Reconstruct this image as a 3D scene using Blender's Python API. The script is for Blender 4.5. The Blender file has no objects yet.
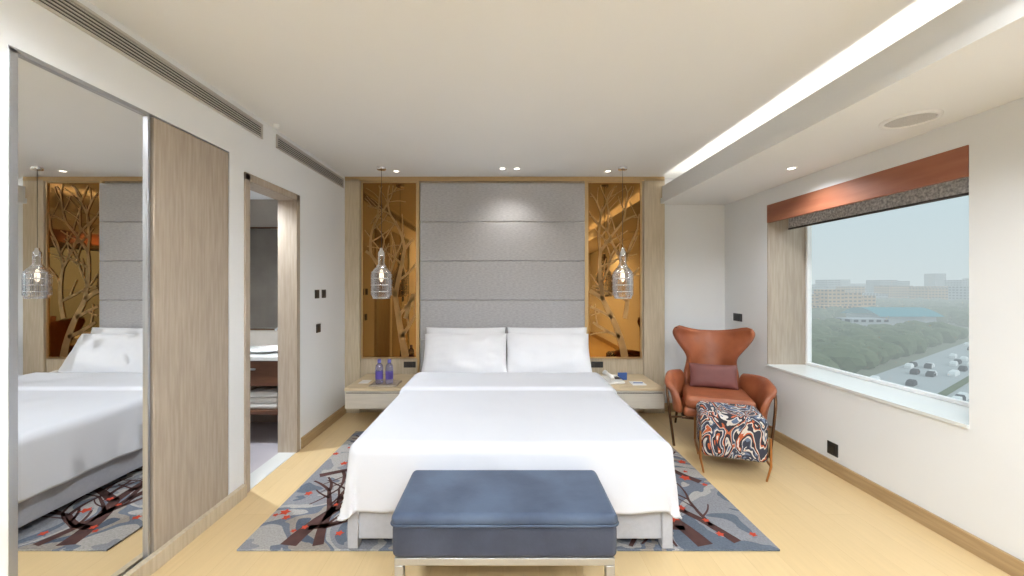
import bpy, bmesh, math, random
from mathutils import Vector, Matrix, noise
random.seed(4)
D=bpy.data; C=bpy.context
col=C.scene.collection

# ------------------------------------------------------------ materials
def new_mat(name):
    m=D.materials.new(name); m.use_nodes=True
    nt=m.node_tree
    return m,nt,nt.nodes['Principled BSDF']
def srgb(r,g,b):
    f=lambda c:(c/255/12.92) if c/255<=0.04045 else ((c/255+0.055)/1.055)**2.4
    return (f(r),f(g),f(b),1)
def mat(name,c,rough=0.5,metal=0.0,var=0.0,scale=8,bump=0.0,bscale=60,stretch=(1,1,1),coat=0,sheen=0,emis=None,es=0,trans=0,spec=0.5,c2=None,bdist=.01):
    m,nt,b=new_mat(name)
    b.inputs['Roughness'].default_value=rough
    b.inputs['Metallic'].default_value=metal
    b.inputs['Coat Weight'].default_value=coat
    b.inputs['Sheen Weight'].default_value=sheen
    b.inputs['Specular IOR Level'].default_value=spec
    b.inputs['Transmission Weight'].default_value=trans
    if emis: b.inputs['Emission Color'].default_value=emis; b.inputs['Emission Strength'].default_value=es
    tc=nt.nodes.new('ShaderNodeTexCoord'); mp=nt.nodes.new('ShaderNodeMapping')
    mp.inputs['Scale'].default_value=stretch
    nt.links.new(tc.outputs['Object'],mp.inputs['Vector'])
    if c2 is None: c2=tuple(x*(1-var) for x in c[:3])+(1,)
    n=nt.nodes.new('ShaderNodeTexNoise'); n.inputs['Scale'].default_value=scale; n.inputs['Detail'].default_value=5
    nt.links.new(mp.outputs[0],n.inputs['Vector'])
    r=nt.nodes.new('ShaderNodeValToRGB'); r.color_ramp.elements[0].position=.35; r.color_ramp.elements[1].position=.65
    r.color_ramp.elements[0].color=c2; r.color_ramp.elements[1].color=c
    nt.links.new(n.outputs['Fac'],r.inputs[0]); nt.links.new(r.outputs[0],b.inputs['Base Color'])
    if bump>0:
        n2=nt.nodes.new('ShaderNodeTexNoise'); n2.inputs['Scale'].default_value=bscale; n2.inputs['Detail'].default_value=4
        nt.links.new(mp.outputs[0],n2.inputs['Vector'])
        bp=nt.nodes.new('ShaderNodeBump'); bp.inputs['Strength'].default_value=bump; bp.inputs['Distance'].default_value=bdist
        nt.links.new(n2.outputs['Fac'],bp.inputs['Height']); nt.links.new(bp.outputs[0],b.inputs['Normal'])
    return m

M={}
M['wall']=mat('wall_paint',srgb(234,236,238),.75,var=.02,scale=2,bump=.03,bscale=200)
M['ceil']=mat('ceiling_paint',srgb(233,234,235),.85,var=.01,scale=1.5)
M['woodgrey']=mat('grey_oak',srgb(178,165,150),.5,c2=srgb(164,150,134),scale=6,stretch=(9,9,.7),bump=.03,bscale=20)
M['woodpanel']=mat('beige_oak',srgb(200,186,163),.5,c2=srgb(186,171,146),scale=6,stretch=(9,9,.7),bump=.03,bscale=20)
M['woodlight']=mat('light_oak_top',srgb(214,196,164),.35,c2=srgb(198,178,144),scale=5,stretch=(.8,9,9))
M['drawer']=mat('drawer_front',srgb(200,192,178),.5,var=.08,scale=5,stretch=(.8,9,9))
M['trimwood']=mat('skirting_oak',srgb(184,156,116),.45,c2=srgb(164,136,98),scale=6,stretch=(4,.6,8))
M['white']=mat('white_gloss',srgb(240,240,240),.3)
M['linen']=mat('white_linen',srgb(208,210,217),.9,var=.01,scale=3,bump=.10,bscale=6,bdist=.02)
M['pillow']=mat('pillow_cotton',srgb(226,227,232),.9,var=.01,scale=3,bump=.22,bscale=9,bdist=.02)
M['headboard']=mat('grey_upholstery',srgb(184,183,185),.85,c2=srgb(166,165,168),scale=70,stretch=(.4,1,1.6),bump=.12,bscale=260,sheen=.1)
M['bedbase']=mat('bed_base_fabric',srgb(176,178,186),.8,var=.06,scale=40,bump=.15,bscale=250)
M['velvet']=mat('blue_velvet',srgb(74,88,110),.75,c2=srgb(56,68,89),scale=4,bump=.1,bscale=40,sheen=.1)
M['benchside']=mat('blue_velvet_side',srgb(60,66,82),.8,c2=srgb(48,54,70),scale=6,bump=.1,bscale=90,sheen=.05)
M['steel']=mat('brushed_steel',srgb(178,180,184),.3,metal=.8)
M['frame']=mat('champagne_metal',srgb(200,172,130),.3,metal=.9)
M['gold']=mat('gold_tree_inlay',srgb(178,140,92),.35,metal=.8,var=.2)
M['bronze']=mat('bronze_mirror',srgb(154,112,60),.02,metal=1)
M['mirror']=mat('silver_mirror',(.88,.89,.89,1),.003,metal=1)
M['black']=mat('black_plastic',srgb(38,36,36),.4)
M['ventdark']=mat('vent_dark',srgb(70,66,62),.6)
M['vent']=mat('vent_metal',srgb(196,192,186),.5)
M['leather']=mat('tan_leather',srgb(162,94,60),.42,c2=srgb(138,74,46),scale=5,bump=.12,bscale=70,coat=.1)
M['mauve']=mat('mauve_cushion',srgb(118,70,66),.65,var=.15,scale=8,bump=.1,bscale=60)
M['darkmetal']=mat('dark_bronze_metal',srgb(100,72,50),.35,metal=.8)
M['copper']=mat('copper_metal',srgb(190,132,80),.3,metal=.9)
M['pelmet']=mat('rust_blind_leather',srgb(158,100,72),.5,c2=srgb(138,82,58),scale=4,stretch=(1,.4,4))
M['blind']=mat('woven_grey_blind',srgb(215,215,215),.85,c2=srgb(145,146,149),scale=55,bump=.2,bscale=100)
M['sill']=mat('sill_stone',srgb(226,228,226),.25,var=.04,scale=4)
M['socket']=mat('dark_switch_plate',srgb(46,44,44),.35)
M['phone']=mat('phone_plastic',srgb(232,230,226),.35)
M['bottle']=mat('violet_bottle',srgb(186,184,226),.08,trans=.8)
M['label']=mat('violet_label',srgb(92,78,160),.4)
M['cap']=mat('bottle_cap',srgb(110,108,190),.4)
M['bathwall']=mat('bath_marble',srgb(176,168,158),.3,var=.15,scale=3)
M['bathdark']=mat('bath_dark_wood',srgb(104,68,48),.4,var=.3,scale=5,stretch=(1,1,6))
M['bathfloor']=mat('bath_floor_tile',srgb(206,200,206),.25,var=.05,scale=3)
M['towel']=mat('white_towel',srgb(240,238,234),.95,bump=.4,bscale=160)
M['chrome']=mat('chrome',(.8,.8,.82,1),.08,metal=1)
M['lamp']=mat('lamp_lens',(1,.95,.85,1),.3,emis=(1,.92,.8,1),es=8)
M['green']=mat('teal_velvet',srgb(30,80,74),.7,sheen=.5)
M['card']=mat('card_blue',srgb(60,90,150),.5)
M['red']=mat('rug_blossom_red',srgb(186,66,40),.95)
M['rugdark']=mat('rug_branch_dark',srgb(82,52,48),.95,var=.3,scale=14)

def glassmat(name,tint,blend=.25,rough=.05,gc=(.8,.8,.8,1)):
    m,nt,b=new_mat(name)
    out=nt.nodes['Material Output']
    t=nt.nodes.new('ShaderNodeBsdfTransparent'); t.inputs[0].default_value=tint
    g=nt.nodes.new('ShaderNodeBsdfGlossy'); g.inputs['Roughness'].default_value=rough; g.inputs[0].default_value=gc
    mx=nt.nodes.new('ShaderNodeMixShader')
    lw=nt.nodes.new('ShaderNodeLayerWeight'); lw.inputs[0].default_value=blend
    nt.links.new(lw.outputs['Facing'],mx.inputs[0])
    nt.links.new(t.outputs[0],mx.inputs[1]); nt.links.new(g.outputs[0],mx.inputs[2])
    nt.links.new(mx.outputs[0],out.inputs[0]); return m
M['glass']=glassmat('smoked_pendant_glass',(.86,.87,.9,1),.7,.18,(.95,.95,.97,1))
M['pane']=glassmat('window_pane_glass',(.97,.98,.98,1),.01,.01)

def floor_mat():
    m,nt,b=new_mat('oak_plank_floor'); N=nt.nodes; L=nt.links
    tc=N.new('ShaderNodeTexCoord'); mp=N.new('ShaderNodeMapping'); mp.inputs['Rotation'].default_value=(0,0,math.pi/2)
    L.new(tc.outputs['Object'],mp.inputs[0])
    br=N.new('ShaderNodeTexBrick'); br.inputs['Scale'].default_value=1
    br.inputs['Brick Width'].default_value=1.3; br.inputs['Row Height'].default_value=.19; br.inputs['Mortar Size'].default_value=.001
    br.inputs['Color1'].default_value=srgb(224,197,150); br.inputs['Color2'].default_value=srgb(217,189,141); br.inputs['Mortar'].default_value=srgb(204,174,127)
    L.new(mp.outputs[0],br.inputs[0])
    mp2=N.new('ShaderNodeMapping'); mp2.inputs['Scale'].default_value=(12,.9,1); L.new(tc.outputs['Object'],mp2.inputs[0])
    n=N.new('ShaderNodeTexNoise'); n.inputs['Scale'].default_value=4; n.inputs['Detail'].default_value=6; L.new(mp2.outputs[0],n.inputs[0])
    r=N.new('ShaderNodeValToRGB'); r.color_ramp.elements[0].color=(.84,.84,.84,1); r.color_ramp.elements[1].color=(1.05,1.05,1.05,1)
    L.new(n.outputs['Fac'],r.inputs[0])
    mx=N.new('ShaderNodeMixRGB'); mx.blend_type='MULTIPLY'; mx.inputs[0].default_value=.7
    L.new(br.outputs['Color'],mx.inputs[1]); L.new(r.outputs[0],mx.inputs[2]); L.new(mx.outputs[0],b.inputs['Base Color'])
    b.inputs['Roughness'].default_value=.34
    return m
M['floor']=floor_mat()

def rug_mat():
    m,nt,b=new_mat('rug_weave'); N=nt.nodes; L=nt.links
    tc=N.new('ShaderNodeTexCoord')
    n=N.new('ShaderNodeTexNoise'); n.inputs['Scale'].default_value=1.6; n.inputs['Detail'].default_value=3; n.inputs['Distortion'].default_value=1.2
    L.new(tc.outputs['Object'],n.inputs[0])
    r=N.new('ShaderNodeValToRGB'); r.color_ramp.interpolation='CONSTANT'
    e=r.color_ramp.elements; e[0].position=0; e[0].color=srgb(98,106,118)
    e[1].position=.40; e[1].color=srgb(136,137,142)
    for p,c in((.47,srgb(166,163,160)),(.53,srgb(110,116,128)),(.58,srgb(148,141,134)),(.66,srgb(86,95,109))):
        x=e.new(p); x.color=c
    L.new(n.outputs['Fac'],r.inputs[0])
    n2=N.new('ShaderNodeTexNoise'); n2.inputs['Scale'].default_value=90; L.new(tc.outputs['Object'],n2.inputs[0])
    mx=N.new('ShaderNodeMixRGB'); mx.blend_type='OVERLAY'; mx.inputs[0].default_value=.35
    L.new(r.outputs[0],mx.inputs[1]); L.new(n2.outputs['Fac'],mx.inputs[2]); L.new(mx.outputs[0],b.inputs['Base Color'])
    b.inputs['Roughness'].default_value=.95; b.inputs['Specular IOR Level'].default_value=.1
    bp=N.new('ShaderNodeBump'); bp.inputs['Strength'].default_value=.4; bp.inputs['Distance'].default_value=.01
    L.new(n2.outputs['Fac'],bp.inputs['Height']); L.new(bp.outputs[0],b.inputs['Normal'])
    return m
M['rug']=rug_mat()

def leaf_mat():
    m,nt,b=new_mat('leaf_print_fabric'); N=nt.nodes; L=nt.links
    tc=N.new('ShaderNodeTexCoord')
    mp=N.new('ShaderNodeMapping'); mp.inputs['Rotation'].default_value=(.3,.5,.6); mp.inputs['Scale'].default_value=(1.7,1,1); L.new(tc.outputs['Object'],mp.inputs[0])
    n=N.new('ShaderNodeTexNoise'); n.inputs['Scale'].default_value=3.4; n.inputs['Detail'].default_value=2.5; n.inputs['Distortion'].default_value=1.4
    L.new(mp.outputs[0],n.inputs[0])
    r=N.new('ShaderNodeValToRGB'); r.color_ramp.interpolation='CONSTANT'
    e=r.color_ramp.elements; e[0].position=0; e[0].color=srgb(44,46,60); e[1].position=.33; e[1].color=srgb(86,102,130)
    for p,c in((.38,(200,194,186)),(.41,(40,40,50)),(.45,(184,94,54)),(.475,(206,200,190)),(.49,(50,54,70)),(.53,(100,114,138)),(.55,(204,198,190)),(.57,(38,38,48)),(.61,(184,92,50)),(.64,(210,202,190)),(.665,(52,54,68))):
        x=e.new(p); x.color=srgb(*c)
    L.new(n.outputs['Fac'],r.inputs[0]); L.new(r.outputs[0],b.inputs['Base Color']); b.inputs['Roughness'].default_value=.8
    return m
M['leaf']=leaf_mat()

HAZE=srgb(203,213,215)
def haze_mat(name,c,c2=None,scale=.1,dist=520):  # aerial haze painted into the material as emission, stronger with distance from the origin
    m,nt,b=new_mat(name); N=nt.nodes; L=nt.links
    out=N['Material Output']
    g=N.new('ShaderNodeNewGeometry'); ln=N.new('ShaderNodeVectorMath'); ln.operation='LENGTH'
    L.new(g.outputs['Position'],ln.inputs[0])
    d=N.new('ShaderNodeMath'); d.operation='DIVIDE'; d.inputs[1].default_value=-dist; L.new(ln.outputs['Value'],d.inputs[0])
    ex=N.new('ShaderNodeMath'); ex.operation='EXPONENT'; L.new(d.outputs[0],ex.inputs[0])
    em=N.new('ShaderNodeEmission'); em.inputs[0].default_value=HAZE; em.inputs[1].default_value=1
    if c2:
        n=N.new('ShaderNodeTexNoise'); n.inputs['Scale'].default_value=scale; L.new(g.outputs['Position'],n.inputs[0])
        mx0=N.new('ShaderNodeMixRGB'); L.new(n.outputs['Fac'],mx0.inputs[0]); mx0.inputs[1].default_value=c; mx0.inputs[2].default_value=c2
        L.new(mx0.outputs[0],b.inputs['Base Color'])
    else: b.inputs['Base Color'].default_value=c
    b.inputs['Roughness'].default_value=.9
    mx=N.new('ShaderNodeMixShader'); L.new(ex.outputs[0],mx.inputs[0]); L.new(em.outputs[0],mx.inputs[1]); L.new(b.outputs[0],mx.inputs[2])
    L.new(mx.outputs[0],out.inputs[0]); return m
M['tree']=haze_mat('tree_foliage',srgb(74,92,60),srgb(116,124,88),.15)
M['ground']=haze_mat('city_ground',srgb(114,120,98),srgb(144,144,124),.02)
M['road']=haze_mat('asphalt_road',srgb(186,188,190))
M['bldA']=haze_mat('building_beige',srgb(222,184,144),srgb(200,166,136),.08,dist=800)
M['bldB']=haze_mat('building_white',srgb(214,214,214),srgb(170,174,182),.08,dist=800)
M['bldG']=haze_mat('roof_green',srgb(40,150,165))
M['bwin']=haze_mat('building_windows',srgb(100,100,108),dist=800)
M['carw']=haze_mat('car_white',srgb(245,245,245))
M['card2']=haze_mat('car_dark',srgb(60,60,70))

# ------------------------------------------------------------ geometry helpers
def link(o,parent=None):
    col.objects.link(o)
    if parent: o.parent=parent
    return o
def group(name,loc=(0,0,0),rz=0):
    e=D.objects.new(name,None); e.location=loc; e.rotation_euler=(0,0,rz); e.empty_display_size=.1
    col.objects.link(e); return e
def obj(name,bm,m,parent=None,smooth=True,wn=False):
    me=D.meshes.new(name); bm.normal_update(); bm.to_mesh(me); bm.free()
    me.materials.append(m)
    if smooth:
        for p in me.polygons: p.use_smooth=True
    o=D.objects.new(name,me); link(o,parent)
    if wn:
        w=o.modifiers.new('wn','WEIGHTED_NORMAL'); w.keep_sharp=False
    return o
def box(name,x0,x1,y0,y1,z0,z1,m,bev=0,parent=None,seg=3):
    bm=bmesh.new(); bmesh.ops.create_cube(bm,size=1)
    for v in bm.verts:
        v.co=Vector((x0+(v.co.x+.5)*(x1-x0),y0+(v.co.y+.5)*(y1-y0),z0+(v.co.z+.5)*(z1-z0)))
    if bev>0: bmesh.ops.bevel(bm,geom=bm.edges[:]+bm.verts[:],offset=bev,segments=seg,profile=.5,affect='EDGES')
    return obj(name,bm,m,parent,smooth=bev>0,wn=bev>0)
def pydata(name,vs,fs,m,parent=None,smooth=True):
    me=D.meshes.new(name); me.from_pydata(vs,[],fs); me.update(); me.materials.append(m)
    if smooth:
        for p in me.polygons: p.use_smooth=True
    o=D.objects.new(name,me); link(o,parent); return o
def lathe(name,prof,m,loc=(0,0,0),parent=None,n=32,smooth=True):
    vs=[];fs=[]
    for r,z in prof:
        for i in range(n):
            a=2*math.pi*i/n; vs.append((loc[0]+r*math.cos(a),loc[1]+r*math.sin(a),loc[2]+z))
    for j in range(len(prof)-1):
        for i in range(n):
            k=(i+1)%n; fs.append((j*n+i,j*n+k,(j+1)*n+k,(j+1)*n+i))
    return pydata(name,vs,fs,m,parent,smooth)
def tube(name,pts,r,m,parent=None,n=10,rads=None):
    cu=D.curves.new(name,'CURVE'); cu.dimensions='3D'; cu.bevel_depth=r; cu.bevel_resolution=3; cu.use_fill_caps=True
    s=cu.splines.new('POLY'); s.points.add(len(pts)-1)
    for i,p in enumerate(pts):
        s.points[i].co=(*p,1)
        s.points[i].radius=(rads[i] if rads else 1)
    o0=D.objects.new(name+'_tmp',cu); col.objects.link(o0)
    dg=C.evaluated_depsgraph_get(); dg.update()
    me=D.meshes.new_from_object(o0.evaluated_get(dg)); D.objects.remove(o0)
    me.materials.clear(); me.materials.append(m)
    for p in me.polygons: p.use_smooth=True
    o=D.objects.new(name,me); link(o,parent); return o
def smooth_path(pts,k=6):
    out=[]
    P=[Vector(p) for p in pts]; P=[P[0]*2-P[1]]+P+[P[-1]*2-P[-2]]
    for i in range(1,len(P)-2):
        a,b,c,d=P[i-1:i+3]
        for j in range(k):
            t=j/k; out.append(tuple(.5*((2*b)+(c-a)*t+(2*a-5*b+4*c-d)*t*t+(3*b-a-3*c+d)*t**3)))
    out.append(tuple(P[-2])); return out
def grid(name,f,nu,nv,m,parent=None,solid=0,sub=0,off=0):
    vs=[];fs=[]
    for j in range(nv+1):
        for i in range(nu+1):
            vs.append(f(i/nu,j/nv))
    for j in range(nv):
        for i in range(nu):
            a=j*(nu+1)+i; fs.append((a,a+1,a+nu+2,a+nu+1))
    o=pydata(name,vs,fs,m,parent)
    if solid:
        s=o.modifiers.new('s','SOLIDIFY'); s.thickness=solid; s.offset=off
    if sub:
        s=o.modifiers.new('ss','SUBSURF'); s.levels=sub; s.render_levels=sub
    return o
def pillow(name,w,h,t,m,parent=None,seed=0,wr=.006,pinch=.06):
    N=28; vs=[];fs=[]
    for s in(1,-1):
        for j in range(N+1):
            for i in range(N+1):
                u=math.sin((i/N-.5)*math.pi); v=math.sin((j/N-.5)*math.pi)
                x=w/2*u*(1-pinch+pinch*v*v); y=h/2*v*(1-pinch+pinch*u*u)
                k=max(0,(1-u**4)*(1-v**4))**.55
                nz=noise.noise(Vector((x*5+seed,y*5,s*2)))*wr*2+noise.noise(Vector((x*14+seed,y*14,s)))*wr
                vs.append((x,y,s*(t/2*k)+nz*k))
    b=(N+1)*(N+1)
    for j in range(N):
        for i in range(N):
            a=j*(N+1)+i; fs.append((a,a+1,a+N+2,a+N+1)); fs.append((b+a,b+a+N+1,b+a+N+2,b+a+1))
    o=pydata(name,vs,fs,m,parent)
    bm=bmesh.new(); bm.from_mesh(o.data); bmesh.ops.remove_doubles(bm,verts=bm.verts,dist=.0008); bm.to_mesh(o.data); bm.free()
    for p in o.data.polygons: p.use_smooth=True
    return o

# ------------------------------------------------------------ room
XL,XR,YB,YR,ZC,ZBAY,XBAY=-1.84,2.62,4.72,-2.6,2.75,2.435,1.88
box('floor',XL-.15,XR+.42,YR-.1,YB+.1,-.1,0,M['floor'])
box('wall_back',XL-.15,XR+.4,YB,YB+.12,0,ZC+.1,M['wall'])
box('wall_rear',XL-.15,XR+.4,YR-.12,YR,0,ZC+.1,M['wall'])
wl=group('wall_left')
DY0,DY1,DZ=2.875,3.57,2.26
WY0,WY1,WZ=1.487,2.69,2.385
T=.15
box('pier_front',XL-T,XL,YR,WY0,0,ZC,M['wall'],parent=wl)
box('over_wardrobe',XL-T,XL,WY0,WY1,WZ,ZC,M['wall'],parent=wl)
box('pier_mid',XL-T,XL,WY1,DY0,0,ZC,M['wall'],parent=wl)
box('over_door',XL-T,XL,DY0,DY1,DZ,ZC,M['wall'],parent=wl)
box('pier_back',XL-T,XL,DY1,YB,0,ZC,M['wall'],parent=wl)
wr=group('wall_right')
GY0,GY1,GZ0,GZ1=2.249,3.97,.70,2.28; XO=XR+.42
box('pier_near',XR,XO,YR,GY0,0,ZC,M['wall'],parent=wr)
box('pier_far',XR,XO,GY1,YB,0,ZC,M['wall'],parent=wr)
box('below_window',XR,XO,GY0,GY1,0,GZ0,M['wall'],parent=wr)
box('above_window',XR,XO,GY0,GY1,GZ1,ZC,M['wall'],parent=wr)
box('ceiling',XL-.15,XO,YR-.1,YB+.1,ZC,ZC+.12,M['ceil'])
bc=group('ceiling_bay')
box('bay_soffit',XBAY,XR,YR,YB,ZBAY,ZBAY+.03,M['ceil'],parent=bc)
box('cove_lip',XBAY-.03,XBAY,YR,YB,ZBAY,ZBAY+.20,M['ceil'],parent=bc)
box('cove_back',XBAY+.25,XBAY+.27,YR,YB,ZBAY+.03,ZC,M['ceil'],parent=bc)
box('cove_edge_bead',XBAY-.05,XBAY-.03,YR,YB,ZBAY+.0,ZBAY+.06,M['ceil'],parent=bc)
box('baseboard_right',XR-.018,XR,YR,YB,0,.10,M['trimwood'],.003)
box('baseboard_back',XBAY,XR-.018,YB-.018,YB,0,.10,M['trimwood'],.003)
box('baseboard_left',XL,XL+.018,DY1+.07,YB-.04,0,.10,M['trimwood'],.003)
box('baseboard_left',XL,XL+.035,YR,DY0-.05,0,.085,M['woodpanel'],.003)

# ---- back feature wall
fw=group('wall_panel_back')
YP=4.68
box('panel',XL,XBAY,YP,YB,0,ZC,M['woodpanel'],parent=fw)
box('left_stile',XL,-1.665,YP-.03,YP,0,2.72,M['woodpanel'],.003,parent=fw)
box('right_stile',1.64,XBAY,YP-.03,YP,0,2.72,M['woodpanel'],.003,parent=fw)
box('top_rail',XL,XBAY,YP-.03,YP,2.70,2.75,M['frame'],.003,parent=fw)
for x in (-.985,.965):
    box('upright',x-.012,x+.012,YP-.03,YP,0,2.70,M['frame'],.003,parent=fw)

hb=group('headboard')
zs=[2.665,2.215,1.765,1.315,.865,.30]
for i in range(5):
    box('channel_%d'%i,-.955,.945,4.60,YP-.001,zs[i+1]+.001,zs[i]-.001,M['headboard'],.014,parent=hb,seg=5)

def branches(x,y,ang,ln,w,depth,inside,rng,out):
    n=6; pts=[(x,y)]; a=ang; ws=[w]
    curv=rng.uniform(-.10,.10)
    for i in range(n):
        a+=curv+rng.uniform(-.07,.07)
        x+=math.cos(a)*ln/n; y+=math.sin(a)*ln/n
        if not inside(x,y): break
        pts.append((x,y)); ws.append(w*(1-.38*(i+1)/n))
    if len(pts)<2: return
    L=[];R=[]
    for i,(px,py) in enumerate(pts):
        q0=pts[max(0,i-1)]; q1=pts[min(len(pts)-1,i+1)]
        dx,dy=q1[0]-q0[0],q1[1]-q0[1]; l=math.hypot(dx,dy) or 1
        nx,ny=-dy/l,dx/l
        L.append((px+nx*ws[i]/2,py+ny*ws[i]/2)); R.append((px-nx*ws[i]/2,py-ny*ws[i]/2))
    out.append((L,R))
    if depth>0:
        if len(pts)==n+1:
            branches(*pts[-1],a+rng.uniform(.22,.5),ln*.78,ws[-1],depth-1,inside,rng,out)
            branches(*pts[-1],a-rng.uniform(.22,.5),ln*.78,ws[-1],depth-1,inside,rng,out)
        for k in (2,4):
            if len(pts)>k:
                sgn=1 if (k==2)==(rng.random()<.5) else -1
                branches(*pts[k],a+sgn*rng.uniform(.5,.95),ln*.6,ws[k]*.55,depth-2,inside,rng,out)
def strips(out,conv):
    vs=[];fs=[]
    for L,R in out:
        b=len(vs); n=len(L)
        vs+= [conv(*p) for p in L]+[conv(*p) for p in R]
        for i in range(n-1): fs.append((b+i,b+i+1,b+n+i+1,b+n+i))
    return vs,fs
def tree_mirror(x0,x1,root,ang,seed):
    g=group('tree_mirror_panel'); z0,z1=.65,2.68
    box('mirror_sheet',x0,x1,YP-.012,YP-.001,z0,z1,M['bronze'],parent=g)
    for a,b,c,d in((x0-.015,x0,z0,z1),(x1,x1+.015,z0,z1),(x0-.015,x1+.015,z0-.015,z0),(x0-.015,x1+.015,z1,z1+.015)):
        box('edge',a,b,YP-.029,YP-.001,c,d,M['frame'],.002,parent=g)
    rng=random.Random(seed); out=[]
    ins=lambda x,y:x0+.01<x<x1-.01 and z0-.01<y<z1-.02
    branches(root,z0,ang,.72,.085,4,ins,rng,out)
    branches(root,z0+.45,math.pi-ang+.1 if ang<1.57 else math.pi-ang-.1,.6,.05,3,ins,rng,out)
    vs,fs=strips(out,lambda x,y:(x,YP-.018,y))
    o=pydata('tree_inlay',vs,fs,M['gold'],g,False); s=o.modifiers.new('s','SOLIDIFY'); s.thickness=.006; s.offset=0
tree_mirror(-1.634,-1.012,-1.14,math.radians(98),11)
tree_mirror(.993,1.60,1.42,math.radians(98),5)

# ---- wardrobe
wd=group('wardrobe')
box('mirror_glass',XL-.03,XL-.012,WY0+.03,2.075,.07,WZ-.02,M['mirror'],parent=wd)
box('mirror_backing',XL-.06,XL-.031,WY0,2.08,.05,WZ,M['black'],parent=wd)
for a,b in((WY0,WY0+.03),(2.07,2.085)):
    box('mirror_stile',XL-.03,XL+.002,a,b,.05,WZ-.005,M['steel'],.002,parent=wd)
box('mirror_top_rail',XL-.03,XL+.002,WY0,2.085,WZ-.02,WZ,M['steel'],.002,parent=wd)
box('mirror_bottom_rail',XL-.03,XL+.002,WY0,2.085,.05,.07,M['steel'],.002,parent=wd)
box('door_gap',XL-.06,XL-.04,2.085,2.11,.05,WZ,M['ventdark'],parent=wd)
box('wood_door',XL-.04,XL+.004,2.105,2.675,.05,WZ-.012,M['woodgrey'],.003,parent=wd)
box('plinth',XL-.06,XL,WY0,WY1,0,.05,M['woodpanel'],parent=wd)
box('carcass',XL-.62,XL-.07,WY0,WY1,0,WZ,M['woodgrey'],parent=wd)

def vent(y0,y1):
    g=group('air_vent'); x=XL
    box('frame_top',x,x+.012,y0,y1,2.698,2.712,M['vent'],.002,parent=g)
    box('frame_bottom',x,x+.012,y0,y1,2.60,2.612,M['vent'],.002,parent=g)
    box('frame_end_a',x,x+.012,y0,y0+.015,2.60,2.71,M['vent'],.002,parent=g)
    box('frame_end_b',x,x+.012,y1-.015,y1,2.60,2.71,M['vent'],.002,parent=g)
    box('core',x,x+.002,y0+.01,y1-.01,2.61,2.70,M['ventdark'],parent=g)
    for i in range(5):
        z=2.622+i*.0165
        box('louvre_%d'%i,x+.001,x+.009,y0+.012,y1-.012,z,z+.0045,M['vent'],parent=g)
vent(.3,3.05); vent(3.24,4.6)
sd=group('ceiling_sensor'); lathe('body',[(0,-.03),(.018,-.028),(.022,-.01),(.022,0)],M['white'],(XL+.06,3.14,ZC),sd)

# ---- bathroom
box('floor_bathroom',-4.4,XL-T,2.2,4.45,-.1,-.002,M['bathfloor'])
box('floor_threshold',XL-T,XL,DY0,DY1,-.02,.003,M['sill'])
bw=group('wall_bathroom')
box('far',-4.4,XL-T,4.35,4.45,0,2.5,M['bathwall'],parent=bw)
box('side',-4.5,-4.4,2.2,4.45,0,2.5,M['bathwall'],parent=bw)
box('near',-4.4,XL-.62,2.1,2.2,0,2.5,M['bathwall'],parent=bw)
box('near_b',XL-.62,XL-T,WY1,WY1+.05,0,2.5,M['bathwall'],parent=bw)
box('ceiling_bathroom',-4.5,XL-T,2.1,4.45,2.42,2.5,M['ceil'])
dr=group('door_1')
for nm,a,b in(('jamb_far',DY1-.02,DY1+.035),('jamb_near',DY0-.035,DY0+.02)):
    box(nm,XL-T-.01,XL+.012,a,b,0,DZ+.03,M['woodgrey'],.003,parent=dr)
box('head',XL-T-.01,XL+.012,DY0-.035,DY1+.035,DZ-.02,DZ+.035,M['woodgrey'],.003,parent=dr)
bv=group('bathroom_vanity')
box('counter',-3.3,-2.0,3.68,4.35,.79,.83,M['sill'],.006,parent=bv)
box('drawer_unit',-3.3,-2.0,3.72,4.34,.55,.79,M['bathdark'],.004,parent=bv)
box('shelf',-3.3,-2.0,3.72,4.34,.28,.32,M['bathdark'],.004,parent=bv)
box('leg',-2.05,-2.0,3.72,4.34,0,.55,M['bathdark'],parent=bv)
box('leg',-3.3,-3.25,3.72,4.34,0,.55,M['bathdark'],parent=bv)
box('handle',-2.6,-2.3,3.70,3.72,.70,.715,M['steel'],.003,parent=bv)
lathe('basin',[(0,.02),(.12,.03),(.2,.05),(.215,.055),(.215,.06),(.19,.055),(.1,.035),(0,.03)][::-1],M['white'],(-2.33,4.0,.80),bv)
tube('tap',smooth_path([(-2.33,4.22,.83),(-2.33,4.22,1.0),(-2.33,4.18,1.05),(-2.33,4.1,1.03)]),.011,M['chrome'],bv)
bm_=group('bathroom_mirror'); box('glass',-3.2,-2.05,4.335,4.35,1.02,2.1,M['mirror'],.002,parent=bm_)
box('rim',-3.22,-2.03,4.342,4.349,1.0,2.12,M['darkmetal'],.002,parent=bm_)
tw=group('towel_stack')
for i in range(3): box('towel_%d'%i,-2.42,-2.12,3.76,4.06,.321+i*.055,.374+i*.055,M['towel'],.02,parent=tw,seg=4)

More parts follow.
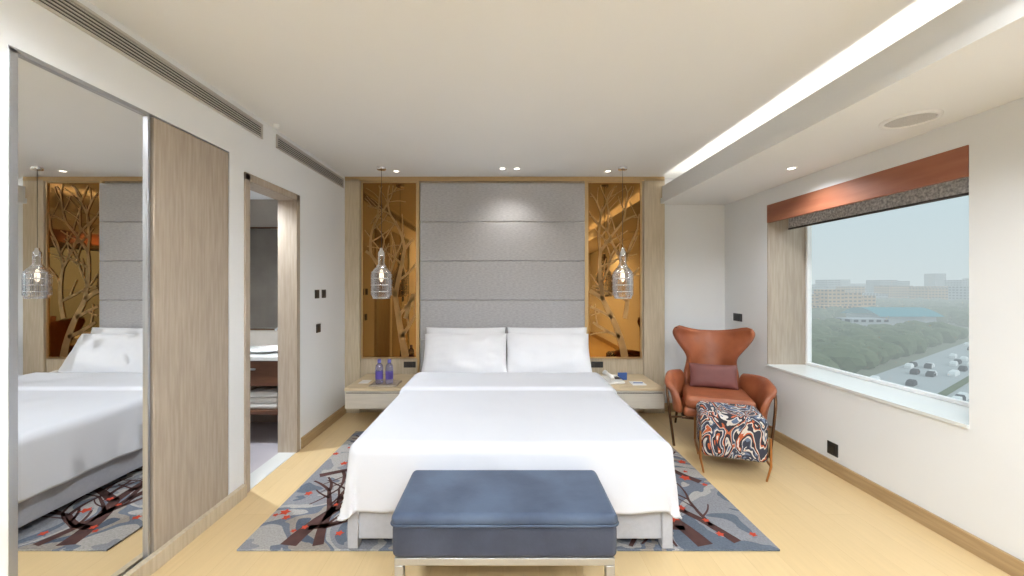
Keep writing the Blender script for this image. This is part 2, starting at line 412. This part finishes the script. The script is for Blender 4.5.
# ---- window
w1=group('window_1')
box('sill_slab',XR-.012,XO,GY0,GY1,GZ0-.02,GZ0+.004,M['sill'],.003,parent=w1)
box('far_reveal',XR+.002,XO-.03,GY1-.014,GY1,GZ0+.004,GZ1,M['woodgrey'],parent=w1)
for nm,a in(('frame_bottom',(GY0,GY1,GZ0+.004,GZ0+.03)),('frame_top',(GY0,GY1,GZ1-.04,GZ1)),('frame_far',(GY1-.04,GY1-.014,GZ0+.03,GZ1-.04)),('frame_near',(GY0,GY0+.04,GZ0+.03,GZ1-.04))):
    box(nm,XO-.05,XO-.005,*a,M['white'],.004,parent=w1)
box('pane',XO-.03,XO-.026,GY0+.03,GY1-.03,GZ0+.025,GZ1-.03,M['pane'],parent=w1)
bl=group('roller_blind')
box('pelmet',XR-.004,XR+.03,GY0+.002,GY1-.002,2.105,GZ1,M['pelmet'],.004,parent=bl)
box('fabric',XR+.20,XR+.206,GY0+.01,GY1-.02,2.05,GZ1,M['blind'],parent=bl)
box('bottom_bar',XR+.195,XR+.211,GY0+.01,GY1-.02,2.035,2.052,M['ventdark'],.004,parent=bl)

# ---- ceiling fittings
def downlight(x,y,z,r=.035,energy=0,size=100,blend=.6,rad=.05,name='downlight',c=(1,.96,.9)):
    g=group(name,(x,y,z))
    lathe('trim_ring',[(r*1.35,0),(r*1.35,-.004),(r,-.006),(r*.9,.0)],M['white'],parent=g,n=24)
    lathe('lens',[(0,-.003),(r*.92,-.003)],M['lamp'],parent=g,n=24)
    if energy:
        l=D.lights.new('lamp','SPOT'); l.energy=energy; l.spot_size=math.radians(size); l.spot_blend=blend; l.shadow_soft_size=rad; l.color=c
        o=D.objects.new('lamp',l); o.location=(0,0,-.03); link(o,g)
W=(.89,.945,1)
downlight(-.005,4.32,ZC,.03,15,110,1,.06); downlight(.15,4.32,ZC,.03,15,110,1,.06)
downlight(2.33,3.23,ZBAY,.03,45,150,.8,c=W)
for x,y,e in((-1.1,.9,120),(1.3,.9,120),(0,-1.2,235),(-.9,-.5,205),(.9,-.5,205)):  # fill lamps out of view, added with invented fixtures to light the room evenly
    downlight(x,y,ZC,.04,e,168,.5,.15,c=W)
downlight(2.2,.2,ZBAY,.04,80,150,.6,.1,c=W)  # another unseen fill lamp, added to brighten the bay side
downlight(-2.45,3.3,2.42,.04,160,150,.6,c=W)
sp=group('ceiling_speaker',(2.32,2.28,ZBAY))
lathe('ring',[(.13,0),(.128,-.01),(.11,-.012),(.108,-.004)],M['white'],parent=sp)
lathe('grille',[(0,-.008),(.109,-.005)],mat('speaker_grille',srgb(205,203,200),.6,var=.2,scale=200),parent=sp)

def area(name,loc,rot,sx,sy,e,c):
    l=D.lights.new(name,'AREA'); l.shape='RECTANGLE'; l.size=sx; l.size_y=sy; l.energy=e; l.color=c
    o=D.objects.new(name,l); o.location=loc; o.rotation_euler=rot; link(o); return o
area('cove_led_strip',(XBAY+.06,1.2,ZBAY+.06),(math.pi,math.radians(-15),0),.03,6.6,14,(1,.93,.81))

# ---- pendants
def pendant(x,y):
    g=group('pendant_lamp',(x,y,0)); zc=ZC
    lathe('canopy',[(0,zc-.03),(.045,zc-.028),(.05,zc-.02),(.05,zc)],M['chrome'],parent=g,n=24)
    tube('cord',[(0,0,zc-.02),(0,0,1.88)],.0025,M['black'],g)
    lathe('cap',[(0,1.89),(.018,1.885),(.02,1.86),(.034,1.84),(.036,1.80)],M['chrome'],parent=g)
    lathe('glass_neck',[(.03,1.82),(.036,1.78),(.034,1.72),(.045,1.70),(.052,1.68)],M['glass'],parent=g)
    lathe('glass_bell',[(.05,1.685),(.075,1.665),(.098,1.63),(.104,1.60),(.104,1.40),(.098,1.365),(.085,1.35)],M['glass'],parent=g)
    for z,r in((1.69,.05),(1.625,.103),(1.56,.107),(1.49,.107),(1.42,.107),(1.352,.09)):
        lathe('band',[(r,z+.006),(r+.003,z+.004),(r+.003,z-.004),(r,z-.006)],M['chrome'],parent=g)
    for k in range(16):
        a=k*2*math.pi/16
        tube('facet',[(.104*math.cos(a),.104*math.sin(a),1.61),(.104*math.cos(a),.104*math.sin(a),1.38)],.005,M['glass'],g)
    lathe('bulb',[(0,1.66),(.014,1.65),(.022,1.60),(.022,1.56),(.014,1.53),(0,1.52)],mat('warm_bulb',(1,.9,.75,1),.4,emis=(1,.85,.65,1),es=1.6),parent=g,n=16)
    lathe('base',[(.0,1.36),(.088,1.352),(.088,1.345),(.0,1.34)],M['steel'],parent=g)
pendant(-1.30,4.28); pendant(1.28,4.28)
for x in(-1.30,1.28): downlight(x+(.12 if x<0 else -.12),4.42,ZC,.028,10,90,.9)

# ---- rug
rg=group('rug')
RX0,RX1,RY0,RY1=-1.49,1.55,2.235,4.05
box('weave',RX0,RX1,RY0,RY1,.001,.012,M['rug'],.003,parent=rg)
rng=random.Random(8); out=[]
ins=lambda x,y:RX0+.02<x<RX1-.02 and RY0+.02<y<RY1-.02
for r0 in((-1.22,2.27,1.4,.10),(-1.05,2.27,2.0,.06),(-1.42,3.1,.6,.06),(-.95,3.6,2.4,.05),(1.15,2.27,1.75,.10),(1.35,2.3,1.9,.06),(1.48,3.0,2.4,.06),(1.0,3.3,.9,.05)):
    branches(r0[0],r0[1],r0[2],.5,r0[3],3,ins,rng,out)
vs,fs=strips(out,lambda x,y:(x,y,.0135)); pydata('branch_pattern',vs,fs,M['rugdark'],rg,False)
vs=[];fs=[]
for k in range(40):
    side=-1 if k%2 else 1
    x=side*rng.uniform(.9,1.5)+.03; y=rng.uniform(RY0+.06,RY1-.1)
    if not ins(x,y): continue
    r=rng.uniform(.02,.048); b=len(vs); n=10; ph=rng.random()*6
    vs.append((x,y,.0145))
    for i in range(n):
        a=ph+i*2*math.pi/n; rr=r*(1 if i%2 else .55); vs.append((x+rr*math.cos(a),y+rr*math.sin(a),.0145))
    for i in range(n): fs.append((b,b+1+i,b+1+(i+1)%n))
pydata('blossom_pattern',vs,fs,M['red'],rg,False)

# ---- bed
bed=group('bed')
BX0,BX1,BY0,BY1=-.87,.95,2.235,4.58
box('base',BX0+.01,BX1-.01,BY0+.015,BY1,.06,.30,M['bedbase'],.008,parent=bed)
for x in(BX0,BX1-.06):
    for y in(BY0,BY1-.1):
        box('leg',x,x+.06,y,y+.06,.0145,.30,M['bedbase'],.006,parent=bed)
box('mattress',BX0+.015,BX1-.015,BY0+.02,BY1,.30,.56,M['linen'],.05,parent=bed,seg=5)
def duvet():
    r=.065; TOP=.60; drop=.37
    ix0,ix1,iy0=BX0+.055,BX1-.045,BY0+.06
    iy1=3.95
    nx,ny=150,170
    Lx=r*math.pi/2+drop-r
    def f(u,v):
        x=ix0-Lx+u*(ix1-ix0+2*Lx); y=iy0-Lx+v*(iy1-iy0+Lx)
        qx=min(max(x,ix0),ix1); qy=max(y,iy0)
        dx,dy=x-qx,y-qy; d=math.hypot(dx,dy)
        z=TOP+.009*noise.noise(Vector((x*1.5,y*1.5,3)))+.002*noise.noise(Vector((x*5,y*5,1)))
        s=min(1,max(0,(y-3.38)/.02)); z+=.026*s*s*(3-2*s)
        if d<1e-6: return (x,y,z)
        nxx,nyy=dx/d,dy/d
        mxd=max(abs(dx),abs(dy)); corner=min(abs(dx),abs(dy))/mxd if mxd>0 else 0
        d=min(d,Lx*1.06)
        if d<r*math.pi/2:
            o=r*math.sin(d/r); dn=r*(1-math.cos(d/r))
        else:
            dn=r+(d-r*math.pi/2); t=(dn-r)/drop
            along=(y if abs(dx)>abs(dy) else x)
            o=r+t*.028+ t*.014*math.sin(along*11+1.2*math.sin(along*4))+t*.006*math.sin(along*27+1)+corner*t*.03
        return (qx+nxx*o,qy+nyy*o,z-dn)
    grid('duvet',f,nx,ny,M['linen'],bed,solid=.012,off=-1)
duvet()
def place(o,loc,rot):
    o.location=loc; o.rotation_euler=rot
for i,(x,y,z,tilt,rz,w,h) in enumerate(((-.42,4.47,.79,74,.0,.90,.46),(.50,4.47,.79,74,.0,.90,.46),(-.405,4.29,.745,56,.03,.91,.50),(.485,4.29,.745,56,-.03,.91,.50))):
    p=pillow('pillow',w,h,.17,M['pillow'],bed,seed=i*7.3,wr=.014,pinch=.035); place(p,(x,y,z),(math.radians(tilt),0,rz))

# ---- bench
be=group('bench')
bx0,bx1,by0,by1=-.49,.505,1.75,2.19
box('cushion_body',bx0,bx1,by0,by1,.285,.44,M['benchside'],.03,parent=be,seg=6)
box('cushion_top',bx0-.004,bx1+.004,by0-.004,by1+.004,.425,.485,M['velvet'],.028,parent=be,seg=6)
def ring(z,r):
    pts=[];k=.03
    for cx,cy,a0 in((bx1-k,by1-k,0),(bx0+k,by1-k,90),(bx0+k,by0+k,180),(bx1-k,by0+k,270)):
        for j in range(7):
            a=math.radians(a0+j*15); pts.append((cx+(k+.005)*math.cos(a),cy+(k+.005)*math.sin(a),z))
    pts.append(pts[0]); tube('piping',pts,r,M['velvet'],be)
ring(.437,.005)
box('frame_rail',bx0+.01,bx1-.01,by0+.015,by1-.015,.25,.284,M['steel'],.004,parent=be)
for x in(bx0+.01,bx1-.05):
    for y in(by0+.015,by1-.05):
        box('leg',x,x+.04,y,y+.035,0,.25,M['steel'],.004,parent=be)

# ---- nightstands
def nightstand(x0,x1):
    g=group('nightstand')
    yf=4.0; yb=YP-.034
    box('top',x0,x1,yf,yb,.43,.455,M['woodlight'],.004,parent=g)
    box('carcass',x0+.012,x1-.012,yf+.02,yb,.24,.43,M['drawer'],.003,parent=g)
    box('drawer_face',x0+.006,x1-.006,yf+.004,yf+.02,.25,.425,M['drawer'],.004,parent=g)
    box('shadow_groove',x0+.02,x1-.02,yf+.001,yf+.006,.405,.412,M['ventdark'],parent=g)
nightstand(-1.59,-1.0); nightstand(.98,1.62)

def bottle(x,y):
    g=group('water_bottle',(x,y,.4645))
    lathe('body',[(0,0),(.036,0),(.039,.006),(.039,.16),(.034,.19),(.017,.21),(.015,.222)],M['bottle'],parent=g,n=24)
    lathe('label',[(.0395,.05),(.0397,.052),(.0397,.13),(.0395,.132)],M['label'],parent=g,n=24)
    lathe('cap',[(.015,.215),(.018,.217),(.018,.248),(.016,.252),(0,.252)],M['cap'],parent=g,n=20)
tr=group('tray'); box('plate',-1.36,-1.08,4.05,4.28,.456,.464,M['woodgrey'],.003,parent=tr)
for a in((-1.36,-1.35,4.05,4.28),(-1.09,-1.08,4.05,4.28),(-1.36,-1.08,4.05,4.06),(-1.36,-1.08,4.27,4.28)): box('lip',*a,.46,.472,M['woodgrey'],.002,parent=tr)
bottle(-1.29,4.17); bottle(-1.185,4.17)
nc=group('note_card'); box('card',-1.52,-1.42,4.2,4.34,.456,.46,M['white'],.001,parent=nc)
nc=group('note_card'); box('card',-.05,.05,-.004,.004,0,.08,M['card'],.001,parent=nc); nc.location=(1.30,4.36,.456)
nc=group('notepad'); box('pad',1.34,1.48,4.12,4.26,.4555,.465,M['white'],.002,parent=nc); box('pen',1.36,1.46,4.17,4.18,.465,.473,M['card'],.002,parent=nc)
ph=group('telephone',(1.17,4.25,.4555),.25)
def wedge(name,x0,x1,y0,y1,h0,h1,m,par):
    bm=bmesh.new(); v=[bm.verts.new(p) for p in((x0,y0,0),(x1,y0,0),(x1,y1,0),(x0,y1,0),(x0,y0,h0),(x1,y0,h0),(x1,y1,h1),(x0,y1,h1))]
    for f in((3,2,1,0),(4,5,6,7),(0,1,5,4),(1,2,6,5),(2,3,7,6),(3,0,4,7)): bm.faces.new([v[i] for i in f])
    bmesh.ops.bevel(bm,geom=bm.edges[:],offset=.006,segments=3,affect='EDGES'); return obj(name,bm,m,par,wn=True)
wedge('base',-.09,.09,-.09,.09,.025,.06,M['phone'],ph)
tube('handset',[(-.055,-.09,.055),(-.055,-.07,.075),(-.055,0,.09),(-.055,.07,.098),(-.055,.09,.085)],.018,M['phone'],ph,rads=[1.2,1.3,.8,1.3,1.2])
box('keypad',.0,.07,-.05,.04,.045,.052,M['black'],.002,parent=ph)

def plate(name,axis,a,b,c,w=.085,h=.085):
    g=group(name)
    if axis=='L':
        box('plate',XL+.0,XL+.008,a-w/2,a+w/2,b-h/2,b+h/2,M['socket'],.002,parent=g); box('rocker',XL+.008,XL+.011,a-w/4,a+w/4,b-h/3,b+h/3,M['black'],.001,parent=g)
    elif axis=='R':
        box('plate',XR-.008,XR,a-w/2,a+w/2,b-h/2,b+h/2,M['socket'],.002,parent=g); box('rocker',XR-.011,XR-.008,a-w/4,a+w/4,b-h/3,b+h/3,M['black'],.001,parent=g)
    else:
        box('plate',a-w/2,a+w/2,c-.008,c,b-h/2,b+h/2,M['socket'],.002,parent=g); box('rocker',a-w/4,a+w/4,c-.011,c-.008,b-h/3,b+h/3,M['black'],.001,parent=g)
plate('light_switch','L',3.95,1.40,0); plate('light_switch','L',4.10,1.40,0); plate('light_switch','L',3.98,1.06,0)
plate('light_switch','R',4.46,1.13,0,.16,.085); plate('power_outlet','R',3.175,.19,0,.10,.10)
plate('power_outlet','B',-1.09,.56,YP,.14,.07); plate('power_outlet','B',1.1,.56,YP,.14,.07)

# ---- armchair (local: faces -Y)
def sm(a,b,x):
    t=min(1,max(0,(x-a)/(b-a))); return t*t*(3-2*t)
ac=group('armchair',(2.06,3.90,0),math.radians(-20))
def backf(u,v):
    s=2*u-1; z0=.36
    w=.27-.02*sm(0,.4,v)-.03*sm(.3,.58,v)+.145*sm(.58,.93,v)
    w-=.03*sm(.93,1,v)
    x=s*w
    top=.64+.085*abs(s)**2.2*sm(.5,1,v)
    z=z0+v*top
    z-=.03*sm(.88,1,abs(s))*sm(.85,1,v)
    y=.25+.12*v-.22*abs(s)**2.2*(.35+.85*sm(.35,.95,v))-.02*sm(.85,1,v)
    y+=.05*sm(.8,1,v)*(1-abs(s))
    return (x,y,z)
grid('back_shell',backf,22,22,M['leather'],ac,solid=.055,sub=1)
tube('back_welt',[backf(i/22,1) for i in range(23)],.010,M['leather'],ac)
def armf(side):
    def f(u,v):
        a=u
        x=.25+.10*sm(0,.55,a)+.01*a; y=.24-.56*a
        ztop=.615+.035*math.sin(a*math.pi)-.05*a**3
        z=.30+(ztop-.30)*v
        x+=.09*v**2.2*(.4+.6*a)
        if v>.8: z-=.03*((v-.8)/.2)**2; x+=.02*((v-.8)/.2)
        y-=.02*math.sin(v*math.pi)
        if a>.85: x-=.05*((a-.85)/.15)**2; z-=.03*((a-.85)/.15)**2*v
        return (side*x,y,z)
    return f
grid('arm_left',armf(-1),14,12,M['leather'],ac,solid=.055,sub=1)
grid('arm_right',armf(1),14,12,M['leather'],ac,solid=.055,sub=1)
box('seat_base',-.30,.30,-.33,.24,.27,.37,M['leather'],.04,parent=ac,seg=5)
box('seat_cushion',-.285,.285,-.36,.20,.36,.475,M['leather'],.045,parent=ac,seg=6)
box('underframe',-.31,.31,-.30,.26,.245,.272,M['darkmetal'],.006,parent=ac)
for sx in(-1,1):
    tube('leg_front',smooth_path([(sx*.44,-.24,.57),(sx*.43,-.31,.42),(sx*.38,-.34,.0)]),.012,M['darkmetal'],ac)
    tube('leg_back',[(sx*.30,.26,.30),(sx*.33,.34,.0)],.014,M['darkmetal'],ac,rads=[1.2,.8])
    tube('side_rail',smooth_path([(sx*.44,-.24,.57),(sx*.43,-.05,.585),(sx*.36,.2,.56),(sx*.28,.30,.52)]),.009,M['darkmetal'],ac)
    tube('cross',[(sx*.41,-.325,.26),(sx*.28,-.27,.26)],.010,M['darkmetal'],ac)
lp=pillow('lumbar_cushion',.44,.24,.12,M['mauve'],ac,seed=3,wr=.004); place(lp,(0,.08,.585),(math.radians(72),0,0))

# ---- ottoman
ot=group('ottoman',(1.86,3.28,0),math.radians(-20))
box('body',-.23,.23,-.20,.20,.13,.44,M['leaf'],.045,parent=ot,seg=6)
box('pad',-.235,.235,-.205,.205,.36,.475,M['leaf'],.05,parent=ot,seg=6)
for sx in(-1,1):
    for sy in(-1,1):
        tube('leg',[(sx*.24,sy*.19,.33),(sx*.24,sy*.20,.12),(sx*.215,sy*.185,0)],.009,M['copper'],ot,rads=[1,1,.8])
    tube('foot_rail',[(sx*.24,-.20,.12),(sx*.24,.20,.12)],.008,M['copper'],ot)

# ---- rear of the room (seen in mirrors)
tv=group('television'); box('screen',-.75,.75,YR+.005,YR+.05,1.0,1.85,M['black'],.01,parent=tv)
dk=group('console_desk'); box('top',-1.0,1.4,YR+.005,YR+.5,.72,.76,M['woodlight'],.005,parent=dk); box('side',-1.0,-.96,YR+.005,YR+.48,0,.72,M['woodgrey'],parent=dk); box('side',1.36,1.4,YR+.005,YR+.48,0,.72,M['woodgrey'],parent=dk)
dc=group('desk_chair',(.9,-1.6,0)); box('seat',-.24,.24,-.24,.24,.42,.5,M['green'],.03,parent=dc); box('backrest',-.24,.24,.18,.26,.5,.9,M['green'],.03,parent=dc)
for sx in(-1,1):
    for sy in(-1,1): tube('leg',[(sx*.2,sy*.2,.43),(sx*.23,sy*.23,0)],.014,M['darkmetal'],dc)

# ------------------------------------------------------------ exterior
GZ=-30
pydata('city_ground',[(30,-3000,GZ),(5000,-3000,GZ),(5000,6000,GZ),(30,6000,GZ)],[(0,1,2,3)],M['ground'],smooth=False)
def strip(p,q,w,z):
    d=Vector((q[0]-p[0],q[1]-p[1],0)).normalized(); n=Vector((-d.y,d.x,0))*w/2
    return [(p[0]+n.x,p[1]+n.y,z),(p[0]-n.x,p[1]-n.y,z),(q[0]-n.x,q[1]-n.y,z),(q[0]+n.x,q[1]+n.y,z)]
rp=(60,72); rq=(560,393)
rd=group('highway'); rdir=Vector((rq[0]-rp[0],rq[1]-rp[1],0)).normalized(); rn=Vector((-rdir.y,rdir.x,0))
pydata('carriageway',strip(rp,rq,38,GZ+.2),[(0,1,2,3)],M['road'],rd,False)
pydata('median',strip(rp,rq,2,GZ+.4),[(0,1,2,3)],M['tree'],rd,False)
rng=random.Random(3)
vw=[];fw_=[];vd=[];fd=[]
def addbox(V,F,c,l,w,h,d):
    n=Vector((-d.y,d.x,0)); b=len(V)
    for zz,sc in((0,1),(h*.55,1),(h,.6)):
        for a,bb in((-1,-1),(1,-1),(1,1),(-1,1)):
            p=c+d*(a*l/2*sc)+n*(bb*w/2*(sc if sc==1 else .8)); V.append((p.x,p.y,c.z+zz))
    for k in(0,4):
        for i in range(4): F.append((b+k+i,b+k+(i+1)%4,b+k+4+(i+1)%4,b+k+4+i))
    F.append((b+8,b+9,b+10,b+11))
for k in range(90):
    t=rng.uniform(60,320); lane=rng.choice((-16,-12,-8,-4,4,8,12,16))
    c=Vector((rp[0],rp[1],GZ+.3))+rdir*t+rn*lane
    if rng.random()<.55: addbox(vw,fw_,c,4.4,1.8,1.6,rdir)
    else: addbox(vd,fd,c,4.4,1.8,1.6,rdir)
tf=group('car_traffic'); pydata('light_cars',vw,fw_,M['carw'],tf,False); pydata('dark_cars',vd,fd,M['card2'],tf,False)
ico=bmesh.new(); bmesh.ops.create_icosphere(ico,subdivisions=2,radius=1)
iv=[v.co.copy() for v in ico.verts]; iff=[[v.index for v in f.verts] for f in ico.faces]; ico.free()
V=[];F=[]
def rside(x,y): return (Vector((x-rp[0],y-rp[1],0))).dot(rn)
cnt=0
while cnt<2400:
    a=rng.uniform(math.radians(28),math.radians(68)); d=140+ (rng.random()**1.2)*700
    x=d*math.sin(a); y=d*math.cos(a)
    if abs(rside(x,y))<27: continue
    if 215<x<350 and 240<y<350: continue
    if 300<x<470 and 400<y<560: continue
    if rside(x,y)<0 and rng.random()<.5: continue
    s=rng.uniform(3.2,6.5)*(1+d/1400); b=len(V); ph_=rng.random()*50
    for p in iv:
        k=1+.3*noise.noise(p*2.2+Vector((ph_,0,0)))
        V.append((x+p.x*s*k,y+p.y*s*k,GZ+s*.55+p.z*s*.75*k))
    F+= [[b+i for i in f] for f in iff]; cnt+=1
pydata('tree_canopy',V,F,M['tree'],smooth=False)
cb=group('city_building_block')
def blds(nm,specs,m):
    V=[];F=[];V2=[];F2=[]
    for (x,y,w,dp,h) in specs:
        b=len(V)
        for z in(GZ,GZ+h):
            for a,c in((0,0),(1,0),(1,1),(0,1)): V.append((x+a*w,y+c*dp,z))
        for i in range(4): F.append((b+i,b+(i+1)%4,b+4+(i+1)%4,b+4+i))
        F.append((b+4,b+5,b+6,b+7))
        nf=max(1,int(h/4))
        for k in range(nf):
            z=GZ+(k+.5)*h/nf
            nb=max(2,int(w/5))
            for q in range(nb):
                b=len(V2); xa=x+(q+.2)*w/nb; xb=x+(q+.8)*w/nb
                V2+=[(xa,y-.2,z),(xb,y-.2,z),(xb,y-.2,z+h/nf*.4),(xa,y-.2,z+h/nf*.4)]; F2.append((b,b+1,b+2,b+3))
            nb=max(2,int(dp/5))
            for q in range(nb):
                b=len(V2); xa=y+(q+.2)*dp/nb; xb=y+(q+.8)*dp/nb
                V2+=[(x-.2,xa,z),(x-.2,xb,z),(x-.2,xb,z+h/nf*.4),(x-.2,xa,z+h/nf*.4)]; F2.append((b,b+1,b+2,b+3))
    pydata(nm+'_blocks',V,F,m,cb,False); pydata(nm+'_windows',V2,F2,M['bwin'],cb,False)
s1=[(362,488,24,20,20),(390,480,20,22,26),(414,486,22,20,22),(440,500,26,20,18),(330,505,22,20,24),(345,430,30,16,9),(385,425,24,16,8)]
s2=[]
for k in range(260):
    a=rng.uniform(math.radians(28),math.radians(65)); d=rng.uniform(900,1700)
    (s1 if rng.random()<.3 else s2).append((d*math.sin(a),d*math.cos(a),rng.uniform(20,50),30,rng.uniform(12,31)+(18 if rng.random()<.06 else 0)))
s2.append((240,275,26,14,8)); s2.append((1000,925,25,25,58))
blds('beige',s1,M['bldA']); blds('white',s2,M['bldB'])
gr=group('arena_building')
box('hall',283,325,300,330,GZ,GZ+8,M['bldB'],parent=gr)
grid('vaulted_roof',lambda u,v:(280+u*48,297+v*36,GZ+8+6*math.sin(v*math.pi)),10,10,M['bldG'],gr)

# ------------------------------------------------------------ world
w=D.worlds.new('hazy_sky'); C.scene.world=w; w.use_nodes=True; nt=w.node_tree; N=nt.nodes; L=nt.links
bg=N['Background']; tc=N.new('ShaderNodeTexCoord'); sx=N.new('ShaderNodeSeparateXYZ'); L.new(tc.outputs['Generated'],sx.inputs[0])
rp_=N.new('ShaderNodeValToRGB'); e=rp_.color_ramp.elements
e[0].position=0; e[0].color=srgb(200,210,212); e[1].position=.5; e[1].color=srgb(186,206,213)
x=e.new(.15); x.color=srgb(192,208,213)
L.new(sx.outputs['Z'],rp_.inputs[0]); L.new(rp_.outputs[0],bg.inputs[0]); bg.inputs[1].default_value=1.18
sun=D.lights.new('daylight_sun','SUN'); sun.energy=1.4; sun.angle=math.radians(50); sun.color=(.95,.98,1)
so=D.objects.new('daylight_sun',sun); so.rotation_euler=(math.radians(20),math.radians(55),0); so.location=(6,2,6); link(so)

# ------------------------------------------------------------ camera
cam=D.cameras.new('camera'); co=D.objects.new('camera',cam); link(co)
co.location=(0,0,1.49); co.rotation_euler=(math.pi/2,0,0)
cam.sensor_width=36; cam.lens=400/1024*36; cam.shift_x=9/1024; cam.shift_y=-3/1024; cam.clip_end=10000; cam.clip_start=.05
C.scene.camera=co
C.scene.view_settings.view_transform='Standard'
C.scene.view_settings.exposure=0
